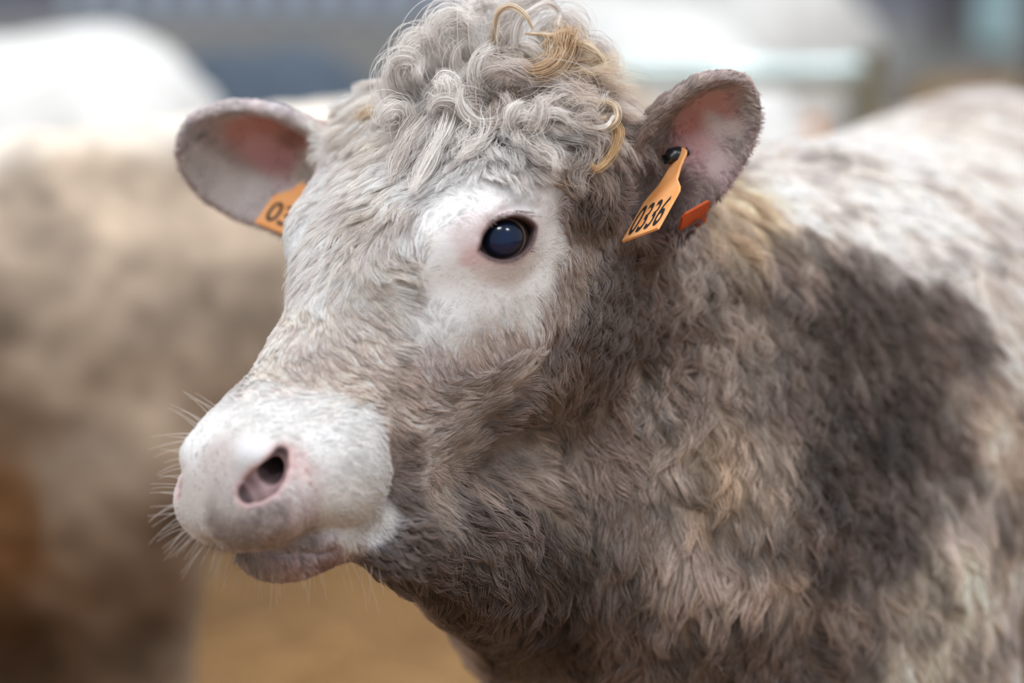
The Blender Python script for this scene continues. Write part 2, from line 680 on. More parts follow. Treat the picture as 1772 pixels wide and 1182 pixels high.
# ------------------------------------------------------------------ coat chart: place, lie of the hair, length, curl, lift, colour
WH, CR_, BE, BE2, GB, TA = (240, 240, 242), (210, 203, 196), (200, 191, 181), (188, 177, 167), (172, 161, 151), (158, 146, 135)
BR, DB, DK, GO, PALE = (132, 118, 108), (102, 89, 81), (82, 72, 67), (172, 155, 134), (218, 211, 204)
PK = (205, 160, 158)
CHART = [
    # muzzle
    (345, 760, 0.5, -1, .28, 0, .5, WH), (330, 850, 0.2, 1, .2, 0, .5, (206, 200, 198)), (380, 800, .3, -1, .2, 0, .5, (204, 194, 192)),
    (400, 870, .3, 1, .22, 0, .5, (186, 180, 178)), (430, 720, 1, -.8, .4, 0, .4, (220, 215, 213)), (380, 905, .2, 1, .3, 0, .6, (152, 144, 140)),
    (470, 905, .4, 1, .35, 0, .6, (164, 155, 152)), (430, 925, .3, 1, .35, 0, .6, (146, 137, 133)), (520, 925, .4, 1, .4, 0, .6, (160, 151, 148)), (530, 890, .5, 1, .4, 0, .5, (190, 178, 178)), (330, 905, -.2, 1, .25, 0, .6, (205, 202, 202)), (430, 790, .5, -1, .15, 0, .4, (214, 214, 218)),
    (520, 800, 1, .3, .3, 0, .4, (222, 200, 198)), (560, 770, 1, .2, .4, 0, .4, WH), (600, 860, 1, .5, .5, 0, .4, WH), (640, 800, 1, .5, .6, 0, .4, WH),
    (655, 900, .9, .7, .7, 0, .45, WH), (575, 900, .6, 1, .45, 0, .5, (208, 204, 203)), (620, 740, 1, .3, .6, 0, .35, (226, 224, 224)),
    (480, 740, 1, -.4, .4, 0, .35, (226, 222, 221)), (560, 700, 1, -.1, .6, 0, .35, (216, 209, 203)), (600, 925, .7, .8, .6, 0, .5, (214, 209, 206)),
    (420, 965, .2, 1, .7, 0, .6, (154, 146, 142)), (520, 980, .4, 1, .6, 0, .6, (170, 154, 152)), (570, 970, .5, 1, .4, 0, .6, (140, 120, 118)),
    # bridge of the nose
    (470, 640, .3, .9, .8, .05, .3, BE), (540, 640, .5, .9, .9, .08, .3, BE2), (500, 570, .2, 1, .9, .08, .3, BE), (570, 560, .4, 1, 1.0, .1, .3, BE),
    (640, 600, .7, .7, 1.0, .1, .3, BE2), (640, 530, .7, .5, 1.1, .15, .3, BE), (560, 480, -.1, 1, 1.2, .12, .32, CR_), (530, 440, -.4, 1, 1.2, .1, .3, CR_),
    (610, 670, 1, .5, 1.0, .08, .3, BE2), (690, 590, .8, .5, 1.0, .05, .3, BE), (440, 670, .6, .5, .5, 0, .3, (214, 207, 202)),
    # between the eyes
    (620, 440, -.2, 1, 1.6, .2, .35, CR_), (680, 460, .6, .8, 1.7, .2, .35, BE), (690, 520, 1, .1, 1.4, .15, .3, CR_), (720, 420, .2, 1, 1.5, .15, .3, CR_),
    (570, 380, -.5, 1, 1.6, .2, .35, CR_), (640, 360, -.5, 1, 2.0, .25, .4, BE), (700, 350, -.2, 1, 2.0, .25, .4, BE), (740, 310, -.4, 1, 1.8, .2, .35, CR_),
    (514, 360, -.3, 1, .6, 0, .3, (222, 224, 228)), (530, 290, -.5, 1, 1.0, .1, .3, CR_), (508, 420, -.1, 1, .6, 0, .3, (222, 224, 228)), (545, 350, -.5, 1, 1.4, .15, .3, CR_), (545, 410, -.4, 1, 1.4, .15, .3, CR_), (550, 300, -.6, 1, 1.5, .15, .35, CR_),
    # eye patch
    (770, 380, -.6, .8, .5, 0, .25, WH), (760, 460, -.8, .5, .5, 0, .25, WH), (830, 340, -.2, -1, .6, 0, .25, (226, 225, 226)), (900, 335, .3, -1, .6, 0, .25, (222, 220, 222)),
    (950, 350, .6, -.8, .6, 0, .25, (222, 214, 214)), (955, 420, 1, .1, .5, 0, .25, WH), (930, 480, .8, .6, .5, 0, .25, WH), (850, 510, .3, 1, .6, 0, .25, WH),
    (780, 520, -.3, 1, .6, 0, .25, WH), (740, 560, .2, 1, .8, 0, .25, (226, 225, 226)), (910, 540, .6, .8, .7, 0, .25, (224, 221, 219)), (812, 446, -.9, .5, .25, 0, .2, (222, 194, 196)), (785, 440, -.9, .5, .3, 0, .2, WH), (800, 475, -.6, .8, .4, 0, .2, WH),
    (870, 370, 0, -1, .3, 0, .2, (232, 224, 226)), (810, 400, -.8, -.3, .35, 0, .2, (228, 214, 216)), (870, 475, 0, 1, .3, 0, .2, (220, 212, 212)),
    (960, 300, .5, .3, 1.4, .25, .35, (176, 162, 148)), (985, 380, .5, .9, 1.3, .3, .35, BR), (985, 470, .3, 1, 1.3, .3, .35, TA), (960, 540, .2, 1, 1.2, .2, .3, GB),
    # cheek
    (740, 620, .6, .8, .9, .05, .3, (184, 175, 170)), (830, 600, .5, .8, .9, .05, .3, (188, 176, 168)), (900, 590, .5, .7, 1.0, .1, .3, (178, 163, 152)),
    (700, 650, .9, .4, 1.0, .1, .3, (170, 156, 146)), (780, 680, 1, .1, 1.2, .15, .35, GB), (660, 700, 1, .2, 1.0, .1, .35, BE2), (720, 740, 1, -.05, 1.4, .15, .4, BE2),
    (850, 680, .9, -.5, 1.2, .15, .35, TA), (900, 640, .7, -.8, 1.2, .15, .4, BE2), (690, 790, .9, .2, 1.2, .12, .35, BR), (720, 810, 1, -.2, 1.3, .1, .4, BE2),
    (800, 760, .9, .2, 1.3, .15, .35, TA), (870, 740, .8, .2, 1.2, .15, .35, BR), (950, 690, .6, .7, 1.2, .2, .35, BR), (930, 800, .8, .5, 1.3, .15, .35, TA),
    (750, 870, .9, .5, 1.3, .15, .35, TA), (830, 840, .9, .4, 1.3, .15, .35, BR), (690, 880, .8, .5, 1.3, .2, .4, DB), (700, 930, .9, .5, 1.8, .5, .45, DB),
    (640, 970, .8, .5, 1.2, .3, .5, DB), (980, 620, .1, 1, 1.6, .5, .4, BR), (1000, 740, .3, 1, 1.5, .35, .4, BR),
    # forehead and poll
    (580, 260, -.7, .7, 1.8, .2, .4, CR_), (620, 210, -.9, .5, 2.2, .25, .45, CR_), (680, 260, -.6, .8, 2.4, .3, .45, BE), (740, 230, -.5, 1, 2.8, .35, .5, BE),
    (800, 230, -.1, 1, 2.8, .4, .5, CR_), (870, 240, .3, 1, 2.8, .4, .5, CR_), (940, 240, .6, .9, 2.8, .4, .5, BE), (880, 290, .4, .9, 1.8, .25, .4, CR_), (800, 280, -.1, 1, 2.0, .25, .4, CR_),
    (1000, 260, .3, 1, 2.6, .6, .5, TA), (1020, 330, .1, 1, 2.2, .6, .45, DB), (1030, 200, .7, .6, 3.0, .8, .55, BE2), (980, 180, .7, .5, 3.2, .6, .55, BE2),
    (700, 170, -.9, .2, 3.0, .5, .55, BE), (780, 160, -.2, .7, 3.0, .5, .6, CR_), (860, 170, .3, .8, 3.2, .5, .6, BE2), (930, 150, .6, .4, 3.6, .8, .65, (196, 178, 156)),
    (700, 130, -.8, -.4, 3.6, .9, .7, CR_), (800, 110, -.3, -.8, 4.2, .9, .8, (206, 196, 184)), (880, 100, .2, -.9, 4.4, 1., .8, (200, 182, 158)), (950, 110, .6, -.5, 4.2, 1., .75, (196, 178, 154)),
    (1010, 150, .8, .1, 3.4, 1., .6, BE),
    # ear beside the camera
    (1090, 300, .5, -1, .9, .05, .3, (132, 120, 113)), (1130, 230, .4, -1, .9, 0, .3, (140, 128, 120)), (1180, 150, .6, -1, .7, 0, .3, (150, 138, 130)), (1250, 135, 1, -.4, .6, 0, .3, (160, 148, 142)),
    (1295, 190, 1, .2, .6, 0, .3, (168, 158, 152)), (1265, 250, .8, .6, .6, 0, .3, (172, 162, 156)), (1215, 330, .6, 1, .8, 0, .3, (150, 138, 132)), (1240, 190, .6, -.6, .35, 0, .2, (196, 146, 142)),
    (1200, 215, .3, -1, .4, 0, .2, (186, 132, 128)), (1215, 250, .6, -.6, .35, 0, .2, (208, 168, 172)), (1245, 215, .6, -.5, .5, 0, .25, (214, 200, 200)), (1150, 290, .5, -1, .6, 0, .25, (118, 98, 94)),
    (1230, 270, .7, .4, .5, 0, .25, (208, 188, 190)), (1130, 340, .7, -.5, .9, 0, .3, (112, 98, 92)), (1180, 370, .2, 1, 1.3, .1, .4, (120, 108, 102)),
    # ear on the far side
    (330, 240, -1, -.2, .6, 0, .3, (172, 164, 160)), (400, 190, -.5, -1, .6, 0, .3, (186, 180, 178)), (480, 185, -.4, -1, .6, 0, .3, (190, 184, 182)), (530, 215, -.3, -.7, .8, 0, .3, (184, 176, 170)),
    (420, 225, -.6, -.6, .35, 0, .2, (196, 142, 134)), (470, 215, -.5, -.6, .35, 0, .2, (186, 132, 122)), (450, 260, -.8, -.3, .35, 0, .2, (206, 158, 160)), (500, 275, -.8, -.2, .35, 0, .2, (196, 150, 154)),
    (370, 270, -.9, .1, .5, 0, .25, (182, 172, 168)), (400, 320, -.7, .6, .5, 0, .25, (176, 166, 162)), (440, 330, -.6, .6, .5, 0, .25, (188, 180, 178)), (510, 240, -.6, -.3, .4, 0, .2, (150, 110, 100)),
    (350, 300, -.8, .6, .5, 0, .3, (164, 154, 148)),
    # neck and throat
    (1060, 480, 0, 1, 2.4, .8, .4, DB), (1030, 560, -.1, 1, 2.4, .8, .4, DB), (1100, 560, .1, 1, 2.4, .8, .4, DB), (1130, 470, .1, 1, 2.4, .8, .4, BR), (1180, 440, .1, 1, 2.4, .7, .4, GB),
    (1240, 400, .1, 1, 2.6, .5, .4, GO), (1280, 430, .1, 1, 2.6, .5, .4, GO), (1240, 520, .1, 1, 2.4, .7, .4, TA), (1300, 360, .2, 1, 2.6, .5, .4, (198, 178, 150)), (1180, 560, .1, 1, 2.4, .8, .4, BR),
    (1060, 680, .1, 1, 2.2, .8, .4, BR), (1120, 700, .1, 1, 2.2, .7, .4, TA), (1200, 660, .1, 1, 2.4, .7, .4, BR), (1260, 600, .1, 1, 2.4, .7, .4, TA), (1060, 780, .3, 1, 2.0, .5, .4, BR),
    (1150, 800, .1, 1, 2.2, .5, .4, TA), (1240, 780, .05, 1, 2.6, .4, .4, (164, 146, 126)), (1310, 800, .05, 1, 2.6, .4, .4, (158, 144, 130)), (1250, 850, .05, 1, 2.6, .4, .4, (160, 140, 118)), (1000, 850, .3, 1, 2.0, .4, .4, BR), (900, 900, .4, 1, 2.0, .5, .4, DB),
    (960, 870, .6, .8, 1.6, .3, .35, (116, 101, 90)), (820, 920, .7, .8, 2.0, .5, .4, DB), (760, 970, .7, .8, 2.0, .6, .45, DB), (820, 1010, .5, 1, 2.2, .6, .45, DK), (900, 1010, .2, 1, 2.2, .6, .4, DK),
    (980, 980, .1, 1, 2.2, .5, .4, DB), (950, 1080, .1, 1, 2.2, .5, .4, DK), (1060, 950, 0, 1, 2.2, .4, .4, BR), (1080, 1080, 0, 1, 2.2, .4, .4, DB), (1180, 950, 0, 1, 2.6, .4, .4, TA),
    (1280, 950, .1, 1, 2.6, .4, .4, GB), (1340, 1000, .1, 1, 2.6, .4, .4, (154, 139, 126)), (1180, 1100, 0, 1, 2.4, .4, .4, BR), (1300, 1110, .1, 1, 2.4, .5, .4, DB),
    # shoulder, side and back
    (1340, 480, .2, 1, 2.2, .7, .4, BR), (1400, 420, .3, 1, 2.2, .7, .4, TA), (1460, 480, .4, 1, 2.2, .7, .4, DB), (1400, 560, .2, 1, 2.2, .7, .4, DB), (1480, 580, .4, 1, 2.2, .7, .4, DB),
    (1380, 680, .1, 1, 2.2, .7, .4, DB), (1470, 720, .2, 1, 2.2, .6, .4, DK), (1560, 540, .5, 1, 2.2, .7, .4, DB), (1580, 680, .3, 1, 2.2, .7, .4, DK), (1430, 850, .1, 1, 2.2, .6, .4, DK),
    (1540, 820, .2, 1, 2.2, .6, .4, DK), (1640, 780, .3, 1, 2.2, .6, .4, DB), (1420, 960, .1, 1, 2.2, .6, .4, DB), (1540, 940, .2, 1, 2.2, .6, .4, DK), (1620, 600, .5, 1, 2., .5, .4, DB),
    (1690, 600, .5, 1, 2., .3, .4, DK), (1640, 520, .6, .9, 2., .5, .4, DB), (1700, 700, .5, 1, 1.6, .3, .35, (172, 158, 144)), (1690, 880, .5, 1, 1.8, .4, .35, GB), (1740, 780, .6, .9, 1.6, .3, .35, (192, 178, 164)),
    (1600, 1050, .2, 1, 2., .5, .4, (170, 160, 146)), (1480, 1090, .1, 1, 2.2, .5, .4, BR), (1700, 1020, .4, 1, 1.8, .4, .35, (180, 168, 154)), (1560, 1150, .2, 1, 2., .4, .4, (186, 176, 162)), (1420, 1150, .1, 1, 2.2, .5, .4, DB),
    (1740, 1120, .4, 1, 1.8, .3, .35, BE2), (1360, 360, .4, 1, 2.2, .4, .4, (212, 202, 190)), (1460, 350, .6, .8, 2., .3, .35, PALE), (1560, 420, .7, .8, 1.8, .3, .35, PALE), (1640, 440, .8, .7, 1.6, .3, .35, PALE),
    (1700, 500, .7, .8, 1.6, .2, .35, (212, 202, 192)), (1745, 600, .6, .9, 1.5, .2, .35, (206, 194, 182)), (1560, 300, .8, .5, 1.6, .2, .3, (210, 203, 195)), (1680, 250, .9, .4, 1.5, .2, .3, (200, 190, 180)),
    (1740, 350, .8, .6, 1.5, .2, .3, (206, 197, 187)), (1640, 330, .8, .6, 1.5, .2, .3, (196, 186, 177)), (1500, 250, .8, .5, 1.6, .2, .3, PALE),
]
cP, cD, cL, cC, cT, cK = [], [], [], [], [], []
for (px, py, dx, dy, ln, cu, li, rgb) in CHART:
    q, n = hit(px, py)
    if q is None:
        continue
    v = vcam(dx, -dy, 0)
    v = v - n * (v @ n)
    cP.append(q)
    cD.append(nrm(v))
    cL.append(ln)
    cC.append(cu)
    cT.append(li)
    cK.append(srgb(*rgb))
cP, cD, cL, cC, cT, cK = map(np.array, (cP, cD, cL, cC, cT, cK))


def chart_at(p, want=('D', 'L', 'C', 'T', 'K')):
    """inverse-distance blend of the chart on points (N,3); places on the far side of the head read their mirror place"""
    out = {k: [] for k in want}
    tab = dict(D=cD, L=cL[:, None], C=cC[:, None], T=cT[:, None], K=cK)
    for i in range(0, len(p), 40000):
        q = p[i:i + 40000]
        w4 = q + (np.stack([vnoise(q, .55, 3), vnoise(q, .55, 4), vnoise(q, .55, 5)], 1) - .5) * 1.1
        d2 = ((w4 ** 2).sum(1)[:, None] + (cP ** 2).sum(1)[None] - 2 * w4 @ cP.T)
        w = 1 / (np.maximum(d2, 0) + 0.35) ** 2.2
        w /= w.sum(1, keepdims=True)
        for k in want:
            out[k].append(w @ tab[k])
    return {k: np.concatenate(v) for k, v in out.items()}


# colours of the skin under the coat
vc = chart_at(V, ('K',))['K']
for (c, n, i, j) in EYES:                                     # dark-pink lid rims
    q = V - c
    u, v, w = q @ i, q @ j, q @ n
    d = np.maximum(np.hypot(u, v + 1.07) - 2.49, np.hypot(u, v - 1.07) - 2.49)
    m = (np.linalg.norm(q, axis=1) < 4.2) & (w > 0)
    rim = (1 - smoothstep(0.12, 0.5, d)) * m
    pk = (1 - smoothstep(0.2, 1.1, d)) * m * 0.28
    vc = vc * (1 - pk[:, None]) + srgb(206, 160, 166) * pk[:, None]
    vc = vc * (1 - rim[:, None]) + srgb(96, 76, 78) * rim[:, None]
dn = sdf_points([dict(q, op='u', k=.05) for q in NOSTRIL], V)         # nostril lining: dark flesh, with shade of the pit put into its colour
deep = 1 - smoothstep(-0.05, 0.16, dn)
pk = (1 - smoothstep(0.0, 0.8, dn)) * 0.6
vc = vc * (1 - pk[:, None]) + srgb(206, 156, 160) * pk[:, None]
vc = vc * (1 - deep[:, None]) + srgb(58, 44, 50) * deep[:, None]

foot = np.array([fore[0], fore[1], 0]) / 100
calf = empty('calf', tuple(foot))
tag(calf, 'sharp taupe calf with white eye patch, curly forelock and orange ear tag 0336', 'calf')
body = link('body', grid_mesh('calf_body', V, Q, vc * 0.86), skin_mat('calf_skin'))
to_parent(body, calf)


# ------------------------------------------------------------------ coat
def sample_surface(n, density, accept=None, seed=1):
    rg = np.random.default_rng(seed)
    a, b, c, d = (V[Q[:, i]] for i in range(4))
    ar = np.linalg.norm(np.cross(c - a, d - b), axis=1) * 0.5
    ctr = (a + b + c + d) / 4
    fn = nrm(np.cross(c - a, d - b))
    px, py, dp = project(ctr)
    view = nrm(C0 - ctr)
    ok = (px > -160) & (px < 1940) & (py > -160) & (py < 1340) & ((fn * view).sum(1) > -0.45)
    w = ar * ok * density(ctr, px, py, dp)
    fi = rg.choice(len(Q), n, p=w / w.sum())
    u, v = rg.random(n)[:, None], rg.random(n)[:, None]
    q = Q[fi]
    W = [(1 - u) * (1 - v), u * (1 - v), u * v, (1 - u) * v]
    p = sum(W[i] * V[q[:, i]] for i in range(4))
    nn = nrm(sum(W[i] * NV[q[:, i]] for i in range(4)))
    return p, nn


def eye_mask(p):
    m = np.ones(len(p))
    for (c, n, i, j) in EYES:
        q = p - c
        u, v, w = q @ i, q @ j, q @ n
        d = np.maximum(np.hypot(u, v + 1.07) - 2.49, np.hypot(u, v - 1.07) - 2.49)
        m *= np.where((np.linalg.norm(q, axis=1) < 4.2) & (w > -0.5), smoothstep(0.36, 0.66, d), 1)
    nearnose = hloc(p)[:, 0] > 14
    if nearnose.any():
        dn = sdf_points([dict(q, op='u', k=.05) for q in NOSTRIL], p[nearnose])
        m[nearnose] *= smoothstep(0.12, 0.4, dn)
    return m


HAIR_GAIN = 1.46 * np.array([.995, .99, 1.045])


def groom(n, density, K=7, clump_n=34, clump_k=0.55, rad=0.021, len_mul=1.0, col_var=0.32, seed=1, root_sink=0.05, mottle=0.0, frizz=.018):
    rg = np.random.default_rng(seed)
    p, nn = sample_surface(n, density, seed=seed)
    ch = chart_at(p)
    T = ch['D'] - nn * (ch['D'] * nn).sum(1)[:, None]
    # swirls in the lie of the hair
    sw = (vnoise(p, .5, 21) - .5) * 1.1 + (vnoise(p, 1.3, 22) - .5) * 0.9 * (0.4 + ch['C'][:, 0])
    T = nrm(T)
    S = np.cross(nn, T)
    T = nrm(T * np.cos(sw)[:, None] + S * np.sin(sw)[:, None])
    S = np.cross(nn, T)
    L = ch['L'][:, 0] * len_mul * (0.7 + 0.6 * rg.random(n)) * (0.75 + 0.5 * vnoise(p, .8, 23))
    li = np.clip(ch['T'][:, 0] + rg.normal(0, .07, n) + (vnoise(p, 1.2, 24) - .5) * .35, 0.08, 1.2)
    cu = ch['C'][:, 0]
    # clumps
    nc_ = max(40, int(n / clump_n))
    ci = rg.choice(n, nc_, replace=False)
    kd = kdtree.KDTree(nc_)
    for a_, b_ in enumerate(ci):
        kd.insert(Vector(p[b_]), a_)
    kd.balance()
    cid = np.array([kd.find(Vector(v))[1] for v in p])
    cph = rg.random(nc_) * 6.283
    cw = 0.7 + 0.6 * rg.random(nc_)
    csh = rg.normal(0, 1, nc_)
    clen = 0.8 + 0.4 * rg.random(nc_)
    L = L * clen[cid]
    croot = p[ci][cid]
    # frame of the clump's leading hair, so that a lock bends as one
    mixf = np.clip(cu * 1.2, 0, .85)[:, None]
    Tc, Nc = T[ci][cid], nn[ci][cid]
    T = nrm(T * (1 - mixf) + Tc * mixf)
    N2 = nrm(nn * (1 - mixf) + Nc * mixf)
    S = nrm(np.cross(N2, T))
    t = np.linspace(0, 1, K)
    pts = np.zeros((n, K, 3))
    ang0 = li
    ang1 = li * 0.15
    cur = p - nn * root_sink
    pts[:, 0] = cur
    R = cu * np.minimum(L * 0.30, 0.75)
    om = (3.2 + 4.5 * cu) * cw[cid]
    ph = cph[cid] + rg.normal(0, .25, n)
    base = cur.copy()
    for k in range(1, K):
        an = ang0 + (ang1 - ang0) * t[k]
        base = base + (T * np.cos(an)[:, None] + N2 * np.sin(an)[:, None]) * (L / (K - 1))[:, None]
        q = base + S * (R * (np.sin(ph + om * t[k]) - np.sin(ph)) * t[k] ** .6)[:, None] + N2 * (R * .8 * (1 - np.cos(om * t[k])) * .6)[:, None]
        pts[:, k] = q
    # pull the tips of a clump together
    sp_ = croot - p
    for k in range(1, K):
        pts[:, k] += sp_ * (clump_k * np.clip(L / .9, .1, 1) * 1.0)[:, None] * t[k] ** 1.3 + rg.normal(0, 1, (n, 3)) * (frizz * t[k])
    rd = rad * (0.75 + 0.5 * rg.random(n))[:, None] * np.array([1, 1, .97, .9, .8, .6, .22] if K == 7 else np.linspace(1, .25, K))[None]
    lum = ch['K'].mean(1)
    calm = 1 - .6 * smoothstep(.55, .75, lum)
    v = 1 + (rg.normal(0, col_var * .55, n) + csh[cid] * col_var * .38 + (vnoise(p, .5, 31) - .5) * (.25 + mottle) + (vnoise(p, .22, 33) - .5) * mottle) * calm
    K_ = ch['K'] * np.clip(v, .45, 1.55)[:, None] * HAIR_GAIN
    warm = (rg.random(n) - .5) * .12 + (vnoise(p, .35, 32) - .5) * .07
    K_ = np.clip(K_ * np.stack([1 + warm * .6, 1 + warm * .1, 1 - warm], 1), 0, .83)
    return pts, rd, K_


HM = hair_mat('coat_hair')


def head_dens(c, px, py, dp):
    hl = hloc(c)
    r = smoothstep(-20, -14, hl[:, 0]) * (np.abs(hl[:, 1]) < 12.5) * (hl[:, 2] > -15)
    nearear = (np.linalg.norm(c - EAR_N[1], axis=1) < 9.5) | (np.linalg.norm(c - EAR_F[1], axis=1) < 10.5)
    short = 1 + 1.6 * smoothstep(10, 18, hl[:, 0])
    return np.maximum(r * short, nearear * 1.9) * eye_mask(c)


def body_dens(c, px, py, dp):
    hl = hloc(c)
    r = 1 - smoothstep(-19, -13, hl[:, 0]) * (np.abs(hl[:, 1]) < 12.5) * (hl[:, 2] > -15)
    nearear = (np.linalg.norm(c - EAR_N[1], axis=1) < 9.5) | (np.linalg.norm(c - EAR_F[1], axis=1) < 10.5)
    return r * (~nearear) * (180 / np.maximum(dp, 150)) ** 3


o = hair_object('face_coat', *groom(300000, head_dens, rad=.0125, seed=3), HM)
to_parent(o, calf)
o = hair_object('body_coat', *groom(150000, body_dens, rad=.024, clump_k=.6, seed=5, mottle=1.25), HM)
to_parent(o, calf)


def poll_dens(c, px, py, dp):
    hl = hloc(c)
    return smoothstep(-5, -9, hl[:, 0]) * smoothstep(-3, 1, hl[:, 2]) * (np.abs(hl[:, 1]) < 9.5) * (hl[:, 0] > -20)


o = hair_object('forelock', *groom(42000, poll_dens, K=14, rad=.018, len_mul=1.35, clump_k=.62, clump_n=60, seed=9, frizz=.07), HM)
to_parent(o, calf)

# ------------------------------------------------------------------ eyes
def eye_build(m, N, L, B):
    tc = N.new('ShaderNodeTexCoord')
    sep = N.new('ShaderNodeSeparateXYZ')
    L.new(tc.outputs['Object'], sep.inputs[0])
    cb = N.new('ShaderNodeCombineXYZ')
    sx = N.new('ShaderNodeMath')
    sx.operation = 'MULTIPLY'
    sx.inputs[1].default_value = 0.86
    L.new(sep.outputs['X'], sx.inputs[0])
    L.new(sx.outputs[0], cb.inputs[0])
    L.new(sep.outputs['Y'], cb.inputs[1])
    ln = N.new('ShaderNodeVectorMath')
    ln.operation = 'LENGTH'
    L.new(cb.outputs[0], ln.inputs[0])
    mp = N.new('ShaderNodeMapRange')
    mp.inputs['From Max'].default_value = 0.026
    L.new(ln.outputs['Value'], mp.inputs['Value'])
    r = N.new('ShaderNodeValToRGB')
    e = r.color_ramp.elements
    stops = [(0, (12, 34, 72)), (.36, (9, 25, 54)), (.44, (12, 18, 32)), (.50, (24, 20, 20)), (.545, (112, 100, 94)), (.585, (44, 35, 33)), (.74, (82, 70, 65)), (1, (52, 42, 40))]
    e[0].position, e[0].color = stops[0][0], tuple(srgb(*stops[0][1])) + (1,)
    e[1].position, e[1].color = 1, tuple(srgb(*stops[-1][1])) + (1,)
    for pos, c in stops[1:-1]:
        q = e.new(pos)
        q.color = tuple(srgb(*c)) + (1,)
    L.new(mp.outputs[0], r.inputs['Fac'])
    L.new(r.outputs['Color'], B.inputs['Base Color'])
    B.inputs['Roughness'].default_value = 0.2
    B.inputs['Specular IOR Level'].default_value = 0.15
    B.inputs['Coat Weight'].default_value = 1.0
    B.inputs['Coat Roughness'].default_value = 0.01
    B.inputs['Coat IOR'].default_value = 1.36


EYEM = mat('eyeball_glaze', eye_build)
for (c, n, i, j) in EYES:
    V_, F_ = [], []
    nu, nv = 40, 22
    for a in range(nv + 1):
        th = math.pi * a / nv
        for b in range(nu):
            ph = 2 * math.pi * b / nu
            rr = 2.3 + 0.1 * math.exp(-(th / .6) ** 4)
            V_.append(Vector((math.sin(th) * math.cos(ph), math.sin(th) * math.sin(ph), math.cos(th))) * rr / 100)
    for a in range(nv):
        for b in range(nu):
            F_.append((a * nu + b, (a + 1) * nu + b, (a + 1) * nu + (b + 1) % nu, a * nu + (b + 1) % nu))
    me = bpy.data.meshes.new('eyeball')
    me.from_pydata(V_, [], F_)
    me.shade_smooth()
    o = link('eyeball', me, EYEM)
    g = nrm(n * 0.9 + 0.22 * nrm(C0 - c) - 0.05 * i)
    ii = nrm(i - g * (i @ g))
    jj = np.cross(g, ii)
    Mx = Matrix([[ii[k], jj[k], g[k]] for k in range(3)]).to_4x4()
    Mx.translation = Vector(c / 100)
    o.parent = calf
    o.matrix_parent_inverse = Matrix.Translation(-calf.location)
    o.matrix_basis = Mx

# ------------------------------------------------------------------ curled locks of the forelock, whiskers, lashes
def lock(path, n, r, cols, seed, rad=.017, K=18, spread_tip=.35):
    """path: (px, py, depth) along the lock"""
    rg = np.random.default_rng(seed)
    g = np.array([P(q[0] + max(0, 760 - q[0]) * .22, q[1] + max(0, 760 - q[0]) * .12, q[2]) for q in path])
    tt = np.linspace(0, len(g) - 1, K)
    pad = np.vstack([2 * g[0] - g[1], g, 2 * g[-1] - g[-2]])
    out = []
    for t in tt:                                               # Catmull-Rom
        i = min(int(t), len(g) - 2)
        f = t - i
        p0, p1, p2, p3 = pad[i], pad[i + 1], pad[i + 2], pad[i + 3]
        out.append(.5 * ((2 * p1) + (-p0 + p2) * f + (2 * p0 - 5 * p1 + 4 * p2 - p3) * f ** 2 + (-p0 + 3 * p1 - 3 * p2 + p3) * f ** 3))
    g = np.array(out)
    T = nrm(np.gradient(g, axis=0))
    A = nrm(np.cross(T, CF + .05))
    B = np.cross(T, A)
    u = rg.normal(0, .62, (n, 2)) * r * rg.choice([.6, .9, 1.7], (n, 1), p=[.4, .42, .18])
    s_ = np.linspace(0, 1, K)
    w = 1 - (1 - spread_tip) * s_
    wob = rg.normal(0, .28, (n, 2)) * r
    pts = g[None] + A[None] * ((u[:, :1] * w[None]) + wob[:, :1] * np.sin(s_ * 7)[None])[..., None] + B[None] * ((u[:, 1:] * w[None]) + wob[:, 1:] * np.cos(s_ * 6)[None])[..., None]
    rd = rad * (.7 + .5 * rg.random(n))[:, None] * np.r_[np.ones(K - 5), [.95, .85, .7, .5, .2]][None]
    c = srgb(*cols)[None] * np.array([.97, 1, 1.08]) * (1.3 + rg.normal(0, .22, n))[:, None]
    return pts, rd, np.clip(c, 0, .92)


